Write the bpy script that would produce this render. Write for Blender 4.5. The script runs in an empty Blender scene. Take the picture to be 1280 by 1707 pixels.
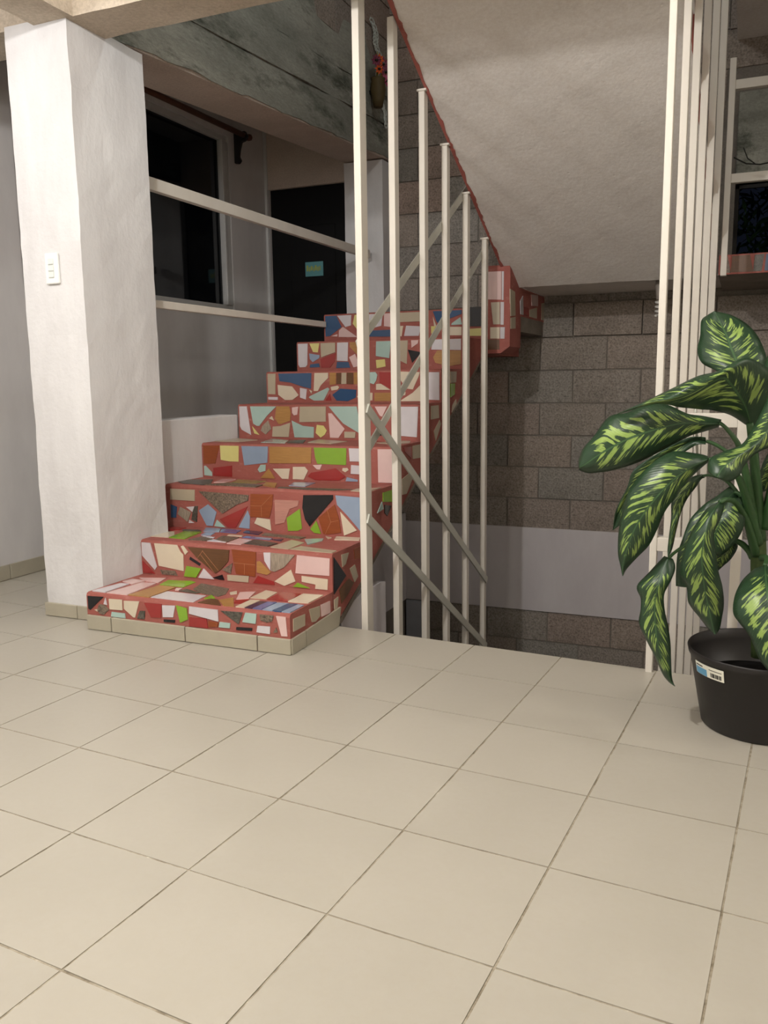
import bpy, bmesh, math, random
from mathutils import Vector, Matrix, noise
random.seed(7)
SC = bpy.context.scene
COL = SC.collection

# ---------------------------------------------------------------- camera
cam = bpy.data.cameras.new('camera'); camo = bpy.data.objects.new('camera', cam); COL.objects.link(camo)
RX = Vector((0.92098, 0.38941, -0.01250)); UP = Vector((-0.04904, 0.14768, 0.98782)); FW = Vector((-0.38651, 0.90915, -0.15510))
m = Matrix((RX, UP, -FW)).transposed().to_4x4(); m.translation = Vector((1.34085, -2.34872, 0.89862))
camo.matrix_world = m
cam.sensor_fit = 'HORIZONTAL'; cam.sensor_width = 36.0; cam.lens = 1402.0 * 36.0 / 1280.0; cam.clip_start = .02
SC.camera = camo
# ---------------------------------------------------------------- world: night sky
w = bpy.data.worlds.new('night'); SC.world = w; w.use_nodes = True
w.node_tree.nodes['Background'].inputs[0].default_value = (.008, .010, .018, 1)
w.node_tree.nodes['Background'].inputs[1].default_value = .35
# ---------------------------------------------------------------- lamps and added fill lights
def lamp(name, loc, power, color, radius):
    l = bpy.data.lights.new(name, 'POINT'); l.energy = power; l.color = color; l.shadow_soft_size = radius
    o = bpy.data.objects.new(name, l); o.location = loc; COL.objects.link(o); return o
lamp('room_lamp', (.30, -1.65, 2.24), 98, (1.0, .975, .95), .035)
lamp('side_lamp', (3.1, -.15, 2.08), 20, (1.0, .96, .91), .06)
lamp('upper_shaft_fill', (.45, .8, 3.3), 19, (.97, 1.0, .98), .08)  # added ambient fill, lifts the beam face and the upper shaft
lamp('hall_fill', (-1.35, -1.3, 2.1), 24, (.98, .98, 1.0), .08)  # fill light added to brighten the hall and the left wall
lamp('rear_fill', (.9, -3.9, 2.1), 46, (1.0, .965, .92), .1)  # unseen fill added behind the camera, brightens the slab underside
# ---------------------------------------------------------------- exposure
SC.view_settings.view_transform = 'Standard'; SC.view_settings.look = 'None'
SC.view_settings.gamma = 1; SC.view_settings.use_curve_mapping = False
SC.view_settings.exposure = 0.33

# ================================================================ materials
def lin(c):
    return tuple(((x/255)/12.92 if x/255 <= .04045 else ((x/255+.055)/1.055)**2.4) for x in c) + (1,)
class NT:
    def __init__(s, name):
        s.m = bpy.data.materials.new(name); s.m.use_nodes = True; s.t = s.m.node_tree
        s.b = s.t.nodes['Principled BSDF']
    def n(s, kind, **kw):
        x = s.t.nodes.new('ShaderNode' + kind)
        for k, v in kw.items():
            if k in x.inputs.keys(): x.inputs[k].default_value = v
            else: setattr(x, k, v)
        return x
    def l(s, a, b): s.t.links.new(a, b)
    def coord(s, scale=(1, 1, 1), kind='Object', rot=(0, 0, 0)):
        tc = s.n('TexCoord'); mp = s.n('Mapping'); mp.inputs['Scale'].default_value = scale; mp.inputs['Rotation'].default_value = rot
        s.l(tc.outputs[kind], mp.inputs[0]); return mp.outputs[0]
    def noise(s, vec, scale, detail=4, rough=.6):
        x = s.n('TexNoise'); x.inputs['Scale'].default_value = scale; x.inputs['Detail'].default_value = detail; x.inputs['Roughness'].default_value = rough
        s.l(vec, x.inputs['Vector']); return x.outputs['Fac']
    def ramp(s, fac, stops):
        x = s.n('ValToRGB'); e = x.color_ramp.elements
        while len(e) < len(stops): e.new(.5)
        for el, (p, c) in zip(e, stops):
            el.position = p; el.color = c if len(c) == 4 else (*c, 1)
        s.l(fac, x.inputs[0]); return x.outputs[0]
    def mix(s, fac, a, b, mode='MIX'):
        x = s.n('Mix', data_type='RGBA', blend_type=mode)
        if isinstance(fac, (int, float)): x.inputs[0].default_value = fac
        else: s.l(fac, x.inputs[0])
        for i, v in ((6, a), (7, b)):
            if isinstance(v, tuple): x.inputs[i].default_value = v
            else: s.l(v, x.inputs[i])
        return x.outputs[2]
    def math(s, op, a, b=None, c=None, clamp=False):
        x = s.n('Math', operation=op, use_clamp=clamp)
        for i, v in enumerate((a, b, c)):
            if v is None: continue
            if isinstance(v, (int, float)): x.inputs[i].default_value = v
            else: s.l(v, x.inputs[i])
        return x.outputs[0]
    def bump(s, h, strength=.3, dist=.01):
        x = s.n('Bump'); x.inputs['Strength'].default_value = strength; x.inputs['Distance'].default_value = dist
        s.l(h, x.inputs['Height']); s.l(x.outputs[0], s.b.inputs['Normal']); return x
    def objrand(s):
        return s.n('ObjectInfo').outputs['Random']
    def col(s, v):
        if isinstance(v, tuple): s.b.inputs['Base Color'].default_value = v
        else: s.l(v, s.b.inputs['Base Color'])
    def rough(s, v, spec=None):
        if isinstance(v, (int, float)): s.b.inputs['Roughness'].default_value = v
        else: s.l(v, s.b.inputs['Roughness'])
        if spec is not None: s.b.inputs['Specular IOR Level'].default_value = spec

def concrete(name, c1, c2, scale=3, bump=.5, dist=.006, pits=True, rough=.9, stretch=(1, 1, 1), c3=None):
    M = NT(name); v = M.coord(stretch)
    big = M.noise(v, scale, 6, .65); fine = M.noise(v, scale*28, 5, .7)
    c = M.mix(M.ramp(big, [(.32, (0, 0, 0)), (.68, (1, 1, 1))]), lin(c1), lin(c2))
    if c3:
        c = M.mix(M.ramp(M.noise(v, scale*.7+1.3, 8, .75), [(.52, (0, 0, 0)), (.66, (1, 1, 1))]), c, lin(c3))
    c = M.mix(.35, c, M.ramp(fine, [(.3, (.25, .25, .25)), (.7, (.75, .75, .75))]), 'OVERLAY')
    h = M.math('ADD', M.math('MULTIPLY', fine, .5), M.math('MULTIPLY', M.noise(v, scale*5, 4, .6), .6))
    if pits:
        vo = M.n('TexVoronoi'); vo.inputs['Scale'].default_value = 14; M.l(v, vo.inputs['Vector'])
        p = M.ramp(vo.outputs['Distance'], [(.02, (0, 0, 0)), (.09, (1, 1, 1))])
        h = M.math('ADD', h, M.math('MULTIPLY', p, .35))
    M.col(c); M.bump(h, bump, dist); M.rough(rough, .3); return M.m

def plaster(name, c1, c2, bump=.35, rough=.65):
    M = NT(name); v = M.coord((1, 1, .35)); v2 = M.coord()
    n1 = M.noise(v, 6, 6, .6); n2 = M.noise(v2, 45, 4, .6)
    M.col(M.mix(M.ramp(n1, [(.35, (0, 0, 0)), (.7, (1, 1, 1))]), lin(c1), lin(c2)))
    M.bump(M.math('ADD', n1, M.math('MULTIPLY', n2, .25)), bump, .012); M.rough(rough, .4); return M.m

def simple(name, c, rough=.5, spec=.5, var=0.05, scale=20, bump=0, metal=0):
    M = NT(name); v = M.coord(); n = M.noise(v, scale, 4)
    a = lin(c); lo = tuple(x*(1-var*2) for x in a[:3])+(1,); hi = tuple(min(1, x*(1+var)) for x in a[:3])+(1,)
    M.col(M.mix(n, lo, hi)); M.rough(rough, spec); M.b.inputs['Metallic'].default_value = metal
    if bump: M.bump(n, bump, .003)
    return M.m

MAT = {}
MAT['white_plaster'] = plaster('white_plaster', (200, 198, 198), (214, 213, 213), .55)
MAT['wall_white'] = plaster('wall_white', (196, 193, 192), (206, 203, 201), .12)
MAT['band_white'] = plaster('band_white', (196, 191, 194), (205, 201, 203), .2)
MAT['beige_plaster'] = concrete('beige_plaster', (176, 163, 146), (196, 184, 168), 3, .5, .006)
MAT['soffit'] = concrete('soffit', (212, 206, 200), (224, 218, 212), 2.2, .42, .006)
MAT['pinkish_concrete'] = concrete('pinkish_concrete', (176, 162, 150), (190, 176, 164), 4, .35, .004)
MAT['form_concrete'] = concrete('form_concrete', (126, 128, 119), (168, 168, 158), 2.4, .9, .012, True, .92, (1, .45, 1.6), (84, 88, 78))
MAT['stair_concrete'] = concrete('stair_concrete', (112, 104, 95), (140, 130, 119), 4, .6)
MAT['mortar'] = concrete('mortar', (118, 112, 105), (136, 129, 120), 5, .6, pits=False)
MAT['room_wall'] = simple('room_wall', (222, 216, 206), .8, .2)
MAT['ceiling'] = simple('ceiling', (214, 208, 198), .9, .2)

M = NT('block'); v = M.coord(); r = M.objrand()
base = M.ramp(r, [(0, lin((144, 140, 133))), (.35, lin((155, 143, 133))), (.6, lin((137, 133, 127))), (.8, lin((163, 145, 134))), (1, lin((149, 144, 137)))])
n = M.noise(v, 90, 3, .8); st = M.noise(v, 3.5, 6, .7)
c = M.mix(.8, base, M.ramp(n, [(.25, (.12, .12, .12)), (.5, (.5, .5, .5)), (.8, (.85, .85, .85))]), 'OVERLAY')
c = M.mix(M.ramp(st, [(.5, (0, 0, 0)), (.75, (.5, .5, .5))]), c, lin((76, 72, 64)))
M.col(c); M.bump(M.math('ADD', n, M.math('MULTIPLY', st, .5)), .9, .006); M.rough(.95, .15); MAT['block'] = M.m

M = NT('floor_tile'); v = M.coord(); r = M.objrand()
n1 = M.noise(v, 5, 6, .6); n2 = M.noise(v, 60, 3, .6)
c = M.mix(n1, lin((161, 156, 144)), lin((173, 168, 157)))
c = M.mix(M.ramp(n2, [(.4, (0, 0, 0)), (.8, (.3, .3, .3))]), c, lin((162, 154, 138)))
c = M.mix(M.math('MULTIPLY', r, .25), c, lin((180, 174, 162)))
M.col(c); M.rough(M.ramp(n1, [(.3, (.30,)*3), (.7, (.40,)*3)]), .45); M.bump(n2, .04, .002); MAT['floor_tile'] = M.m

M = NT('floor_grout'); v = M.coord(); n1 = M.noise(v, 16, 5, .75)
M.col(M.ramp(n1, [(.3, lin((96, 86, 70))), (.44, lin((140, 131, 114))), (.62, lin((172, 165, 149))), (.74, lin((222, 218, 206)))])); M.rough(.95, .1); MAT['floor_grout'] = M.m

M = NT('red_grout'); v = M.coord(); n1 = M.noise(v, 8, 7, .7); n2 = M.noise(v, 70, 4, .7); n3 = M.noise(M.coord((1, 1, 3)), 14, 6, .8)
c = M.mix(n1, lin((139, 75, 66)), lin((165, 98, 89)))
c = M.mix(M.ramp(n3, [(.55, (0, 0, 0)), (.75, (.55, .55, .55))]), c, lin((190, 142, 132)))
M.col(c); M.bump(M.math('ADD', n1, n2), .5, .004); M.rough(.7, .35); MAT['red_grout'] = M.m

def tile_mat(name, c, kind='plain', rough=.16):
    M = NT(name); v = M.coord(); r = M.objrand(); n1 = M.noise(v, 12, 4)
    a = lin(c)
    lo = tuple(x*.86 for x in a[:3])+(1,); hi = tuple(min(.9, x*1.08) for x in a[:3])+(1,)
    cc = M.mix(n1, lo, hi); cc = M.mix(M.math('MULTIPLY', r, .22), cc, tuple(x*.78 for x in a[:3])+(1,))
    if kind == 'speck':
        s = M.noise(v, 120, 4, .8); cc = M.mix(.9, cc, M.ramp(s, [(.35, (.1, .1, .1)), (.65, (.85, .85, .85))]), 'OVERLAY')
    if kind == 'wood':
        s = M.noise(M.coord((3, 3, 60)), 4, 5, .7); cc = M.mix(.4, cc, M.ramp(s, [(.3, (.3, .3, .3)), (.7, (.65, .65, .65))]), 'OVERLAY')
    if kind == 'woven':
        s = M.noise(M.coord((40, 40, 6)), 6, 5, .7); cc = M.mix(.6, cc, M.ramp(s, [(.35, (.3, .3, .3)), (.65, (.7, .7, .7))]), 'OVERLAY')
    M.col(cc); M.rough(rough, .5); return M.m
TM = {
 'W': tile_mat('white_ceramic', (203, 198, 202)), 'C': tile_mat('cream_ceramic', (208, 196, 174)), 'P': tile_mat('pink_ceramic', (214, 184, 180)),
 'R': tile_mat('red_ceramic', (150, 50, 48)), 'G': tile_mat('green_ceramic', (128, 166, 52)), 'K': tile_mat('black_ceramic', (26, 26, 30)),
 'B': tile_mat('blue_ceramic', (52, 82, 118)), 'L': tile_mat('slate_blue_ceramic', (140, 156, 178)), 'Y': tile_mat('yellow_ceramic', (212, 204, 132)),
 'A': tile_mat('aqua_ceramic', (164, 188, 180)), 'T': tile_mat('greige_ceramic', (178, 166, 144), rough=.3), 'O': tile_mat('terracotta_ceramic', (140, 70, 34), 'wood', .35),
 'N': tile_mat('dark_wood_ceramic', (98, 66, 40), 'wood', .4), 'M': tile_mat('ochre_ceramic', (170, 126, 72), 'wood', .35), 'S': tile_mat('speckled_stone', (112, 98, 84), 'speck', .5),
 'D': tile_mat('dark_grey_ceramic', (84, 80, 72), 'speck', .4), 'Q': tile_mat('woven_grey_ceramic', (150, 138, 122), 'woven', .5), 'F': tile_mat('etched_pink_tile', (184, 132, 118), 'wood', .6),
 'I': tile_mat('indigo_ceramic', (54, 50, 76)), 'V': tile_mat('violet_blue_ceramic', (98, 106, 150)), 'H': tile_mat('olive_ceramic', (134, 138, 82))}
TCOL = {'W': 'white', 'C': 'cream', 'P': 'pink', 'R': 'red', 'G': 'green', 'K': 'black', 'B': 'dark blue', 'L': 'slate blue', 'Y': 'yellow', 'A': 'aqua', 'T': 'greige', 'O': 'terracotta', 'N': 'dark wood', 'M': 'ochre', 'S': 'speckled stone', 'D': 'dark grey', 'Q': 'woven grey', 'F': 'faded pink', 'I': 'indigo', 'V': 'violet blue', 'H': 'olive'}
MAT['skirting'] = tile_mat('beige_skirting', (170, 163, 145), rough=.3)
M = NT('bar_paint'); v = M.coord((1, 1, .3)); n1 = M.noise(v, 12, 5, .6); n2 = M.noise(M.coord(), 60, 3)
c = M.mix(n1, lin((206, 199, 187)), lin((218, 213, 204)))
c = M.mix(M.ramp(n2, [(.7, (0, 0, 0)), (.8, (.4, .4, .4))]), c, lin((176, 140, 116)))
M.col(c); M.rough(.42, .4); MAT['bar'] = M.m
MAT['strip'] = simple('strip_paint', (196, 196, 186), .45, .4)
MAT['plastic_white'] = simple('plastic_white', (232, 232, 228), .35)
MAT['switch_grey'] = simple('switch_key', (216, 220, 216), .3)
MAT['black_plastic'] = simple('black_plastic', (32, 29, 29), .45, .45, .05, 60, .05)
MAT['joint'] = simple('pale_joint', (178, 120, 84), .6)
MAT['soil'] = simple('soil', (12, 10, 9), .95, .1, .3, 90, .8)
MAT['door_black'] = simple('door_black', (6, 6, 7), .5, .2)
MAT['metal_dark'] = simple('metal_dark', (26, 24, 22), .5)
MAT['wood_rod'] = simple('wood_rod', (98, 58, 38), .5, .4, .2, 30)
MAT['alu'] = simple('white_frame', (190, 190, 188), .4)
MAT['sign_teal'] = simple('sign_teal', (84, 138, 142), .5); MAT['sign_yellow'] = simple('sign_yellow', (150, 156, 74), .5)
MAT['sticker'] = simple('sticker_paper', (222, 220, 204), .5); MAT['sticker_blue'] = simple('sticker_blue', (92, 150, 184), .5); MAT['ink'] = simple('ink', (60, 58, 54), .6)
MAT['blue_grey'] = simple('blue_grey_paint', (178, 182, 192), .6)
MAT['orange'] = simple('petal_orange', (220, 96, 40), .6); MAT['purple'] = simple('petal_purple', (128, 56, 82), .6); MAT['mauve'] = simple('petal_mauve', (190, 84, 120), .6)
MAT['yellow_leaf'] = simple('dried_leaf', (140, 132, 56), .7); MAT['vase'] = simple('vase_clay', (92, 78, 48), .6, .3, .2)
MAT['dark_leaf'] = simple('dark_leaf', (34, 62, 30), .6, .4, .2); MAT['twig'] = simple('twig', (28, 30, 24), .8)
MAT['lace'] = simple('white_lace', (206, 212, 206), .7)
MAT['lamp_glass'] = simple('lamp_glass', (214, 212, 206), .25)
MAT['lamp_socket'] = simple('lamp_socket', (150, 142, 134), .6)
M = NT('window_glass'); M.col((.02, .025, .03, 1)); M.rough(.04); M.b.inputs['Transmission Weight'].default_value = .85; M.b.inputs['IOR'].default_value = 1.45; MAT['glass'] = M.m

M = NT('leaf'); uv = M.n('UVMap'); sp = M.n('SeparateXYZ'); M.l(uv.outputs[0], sp.inputs[0])
u = sp.outputs[0]; t = M.math('SUBTRACT', M.math('MULTIPLY', sp.outputs[1], 2), 1); a = M.math('ABSOLUTE', t)
s = M.math('SUBTRACT', u, M.math('MULTIPLY', a, .24)); rr = M.objrand()
cb = M.n('CombineXYZ'); M.l(M.math('MULTIPLY', s, 34), cb.inputs[0]); M.l(M.math('MULTIPLY', t, 1.5), cb.inputs[1]); M.l(M.math('MULTIPLY', rr, 50), cb.inputs[2])
n = M.n('TexNoise'); n.inputs['Scale'].default_value = 1; n.inputs['Detail'].default_value = 3.5; n.inputs['Roughness'].default_value = .55; n.inputs['Distortion'].default_value = .25; M.l(cb.outputs[0], n.inputs['Vector'])
# how much of the blade is variegated: none at the rim, midrib, base and tip
env = M.ramp(a, [(.0, (.0,)*3), (.05, (.58,)*3), (.5, (.68,)*3), (.75, (.54,)*3), (.88, (0,)*3)])
env2 = M.ramp(u, [(.02, (0,)*3), (.16, (1,)*3), (.84, (1,)*3), (.97, (.0,)*3)])
th = M.math('SUBTRACT', 1.0, M.math('MULTIPLY', M.math('MULTIPLY', env, env2), .78))
mask = M.math('MULTIPLY', M.math('SUBTRACT', n.outputs['Fac'], th), 22, clamp=True)
sm = M.noise(M.coord(), 30, 3)
dark = M.mix(sm, lin((24, 48, 28)), lin((42, 68, 44))); light = M.mix(sm, lin((112, 142, 64)), lin((156, 178, 98)))
mid = M.math('MULTIPLY', M.math('SUBTRACT', .045, a), 40, clamp=True)
c = M.mix(mask, dark, light); c = M.mix(M.math('MULTIPLY', mid, .6), c, lin((70, 104, 62)))
M.col(c); M.rough(.38, .45)
cb2 = M.n('CombineXYZ'); M.l(M.math('MULTIPLY', s, 30), cb2.inputs[0])
wv = M.n('TexWave'); wv.inputs['Scale'].default_value = .5; M.l(cb2.outputs[0], wv.inputs['Vector']); M.bump(wv.outputs['Fac'], .08, .003)
MAT['leaf'] = M.m
MAT['petiole'] = simple('petiole', (52, 84, 46), .45, .4, .15, 25)
MAT['trunk'] = simple('trunk', (66, 84, 44), .6, .3, .25, 40, .3)

# ================================================================ helpers
def link(name, me, mat=None, parent=None, loc=None):
    o = bpy.data.objects.new(name, me); COL.objects.link(o)
    if mat is not None and me is not None:
        me.materials.clear() if len(me.materials) else None
        me.materials.append(MAT[mat] if isinstance(mat, str) else mat)
    if parent: o.parent = parent
    if loc: o.location = loc
    return o
def bm_obj(name, bm, mat, parent=None, smooth=False):
    me = bpy.data.meshes.new(name); bmesh.ops.recalc_face_normals(bm, faces=bm.faces); bm.to_mesh(me); bm.free()
    if smooth:
        for p in me.polygons: p.use_smooth = True
    return link(name, me, mat, parent)
def struct(o): o['kind'] = 'structure'; return o
def tag(o, label, cat, group=None):
    o['label'] = label; o['category'] = cat
    if group: o['group'] = group
    return o
def empty(name, loc=(0, 0, 0)):
    o = bpy.data.objects.new(name, None); o.location = loc; COL.objects.link(o); return o
def keep(child, parent):          # parent without moving (parents carry only a location)
    child.parent = parent; child.location = child.location - parent.location; return child
def box_bm(bm, a, b):
    x0, y0, z0 = a; x1, y1, z1 = b
    v = [bm.verts.new(p) for p in ((x0, y0, z0), (x1, y0, z0), (x1, y1, z0), (x0, y1, z0), (x0, y0, z1), (x1, y0, z1), (x1, y1, z1), (x0, y1, z1))]
    for f in ((0, 3, 2, 1), (4, 5, 6, 7), (0, 1, 5, 4), (1, 2, 6, 5), (2, 3, 7, 6), (3, 0, 4, 7)): bm.faces.new([v[i] for i in f])
    return v
def box(name, a, b, mat, parent=None, bevel=0, seg=2):
    bm = bmesh.new(); box_bm(bm, a, b)
    if bevel: bmesh.ops.bevel(bm, geom=list(bm.edges), offset=bevel, segments=seg, profile=.5, affect='EDGES')
    return bm_obj(name, bm, mat, parent)
def rough_box(name, a, b, mat, cuts=(3, 3, 12), amp=.004, sc=6, parent=None):
    """a hand-plastered block: the faces are subdivided and wander a few millimetres"""
    bm = bmesh.new(); a = Vector(a); b = Vector(b)
    cache = {}
    nx, ny, nz = cuts
    def vert(i, j, k):
        if (i, j, k) not in cache:
            p = Vector((a.x+(b.x-a.x)*i/nx, a.y+(b.y-a.y)*j/ny, a.z+(b.z-a.z)*k/nz))
            d = noise.noise_vector(p*sc)*amp + noise.noise_vector(p*sc*4)*amp*.5
            cache[(i, j, k)] = bm.verts.new(p+d)
        return cache[(i, j, k)]
    for i in range(nx):
        for j in range(ny):
            for k in (0, nz): bm.faces.new((vert(i, j, k), vert(i+1, j, k), vert(i+1, j+1, k), vert(i, j+1, k)))
    for i in range(nx):
        for k in range(nz):
            for j in (0, ny): bm.faces.new((vert(i, j, k), vert(i+1, j, k), vert(i+1, j, k+1), vert(i, j, k+1)))
    for j in range(ny):
        for k in range(nz):
            for i in (0, nx): bm.faces.new((vert(i, j, k), vert(i, j+1, k), vert(i, j+1, k+1), vert(i, j, k+1)))
    return bm_obj(name, bm, mat, parent)
def prism(name, pts, frame, t0, t1, mat, parent=None, bevel=0):
    """pts: 2D outline; frame(u, v, w) -> xyz; extruded from w=t0 to w=t1"""
    bm = bmesh.new(); lo = [bm.verts.new(frame(u, v, t0)) for u, v in pts]; hi = [bm.verts.new(frame(u, v, t1)) for u, v in pts]
    bm.faces.new(lo); bm.faces.new(hi[::-1]); n = len(pts)
    for i in range(n): bm.faces.new((lo[i], lo[(i+1) % n], hi[(i+1) % n], hi[i]))
    if bevel:
        bmesh.ops.recalc_face_normals(bm, faces=bm.faces)
        bmesh.ops.bevel(bm, geom=list(bm.edges), offset=bevel, segments=2, affect='EDGES')
    return bm_obj(name, bm, mat, parent)
def tube_bm(bm, pts, rad, seg=8, cap=True):
    pts = [Vector(p) for p in pts]; rings = []; n = len(pts)
    ref = Vector((0, 0, 1))
    for i, p in enumerate(pts):
        d = (pts[min(i+1, n-1)] - pts[max(i-1, 0)]).normalized()
        r0 = ref if abs(d.dot(ref)) < .95 else Vector((1, 0, 0))
        x = d.cross(r0).normalized(); y = d.cross(x).normalized()
        if i and rings_x and x.dot(rings_x[-1]) < 0: x, y = -x, -y
        if i == 0: rings_x = []
        rings_x.append(x)
        r = rad[i] if isinstance(rad, (list, tuple)) else rad
        rings.append([bm.verts.new(p + x*math.cos(2*math.pi*k/seg)*r + y*math.sin(2*math.pi*k/seg)*r) for k in range(seg)])
    for a, b in zip(rings, rings[1:]):
        for k in range(seg): bm.faces.new((a[k], a[(k+1) % seg], b[(k+1) % seg], b[k]))
    if cap: bm.faces.new(rings[0]); bm.faces.new(rings[-1][::-1])
def tube(name, pts, rad, mat, parent=None, seg=8):
    bm = bmesh.new(); tube_bm(bm, pts, rad, seg); return bm_obj(name, bm, mat, parent, True)
def lathe(name, prof, c, mat, parent=None, seg=48, smooth=True):
    bm = bmesh.new(); rings = []
    for r, z in prof:
        rings.append([bm.verts.new((c[0]+r*math.cos(2*math.pi*k/seg), c[1]+r*math.sin(2*math.pi*k/seg), c[2]+z)) for k in range(seg)] if r > 1e-5 else [bm.verts.new((c[0], c[1], c[2]+z))])
    for a, b in zip(rings, rings[1:]):
        for k in range(seg):
            q = [a[k % len(a)], a[(k+1) % len(a)], b[(k+1) % len(b)], b[k % len(b)]]
            q = list(dict.fromkeys(q))
            if len(q) > 2: bm.faces.new(q)
    return bm_obj(name, bm, mat, parent, smooth)
def crom(P, n):
    out = []
    for i in range(len(P)-1):
        p0, p1, p2, p3 = P[max(i-1, 0)], P[i], P[i+1], P[min(i+2, len(P)-1)]
        for k in range(n):
            t = k/n; out.append(.5*((2*p1)+(p2-p0)*t+(2*p0-5*p1+4*p2-p3)*t*t+(3*p1-p0-3*p2+p3)*t**3))
    out.append(P[-1]); return out
def clip(poly, n, k):             # keep the side where n.p <= k
    out = []
    for i, p in enumerate(poly):
        q = poly[(i+1) % len(poly)]; a = n[0]*p[0]+n[1]*p[1]-k; b = n[0]*q[0]+n[1]*q[1]-k
        if a <= 0: out.append(p)
        if (a < 0 < b) or (b < 0 < a): t = a/(a-b); out.append((p[0]+(q[0]-p[0])*t, p[1]+(q[1]-p[1])*t))
    return out

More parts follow.
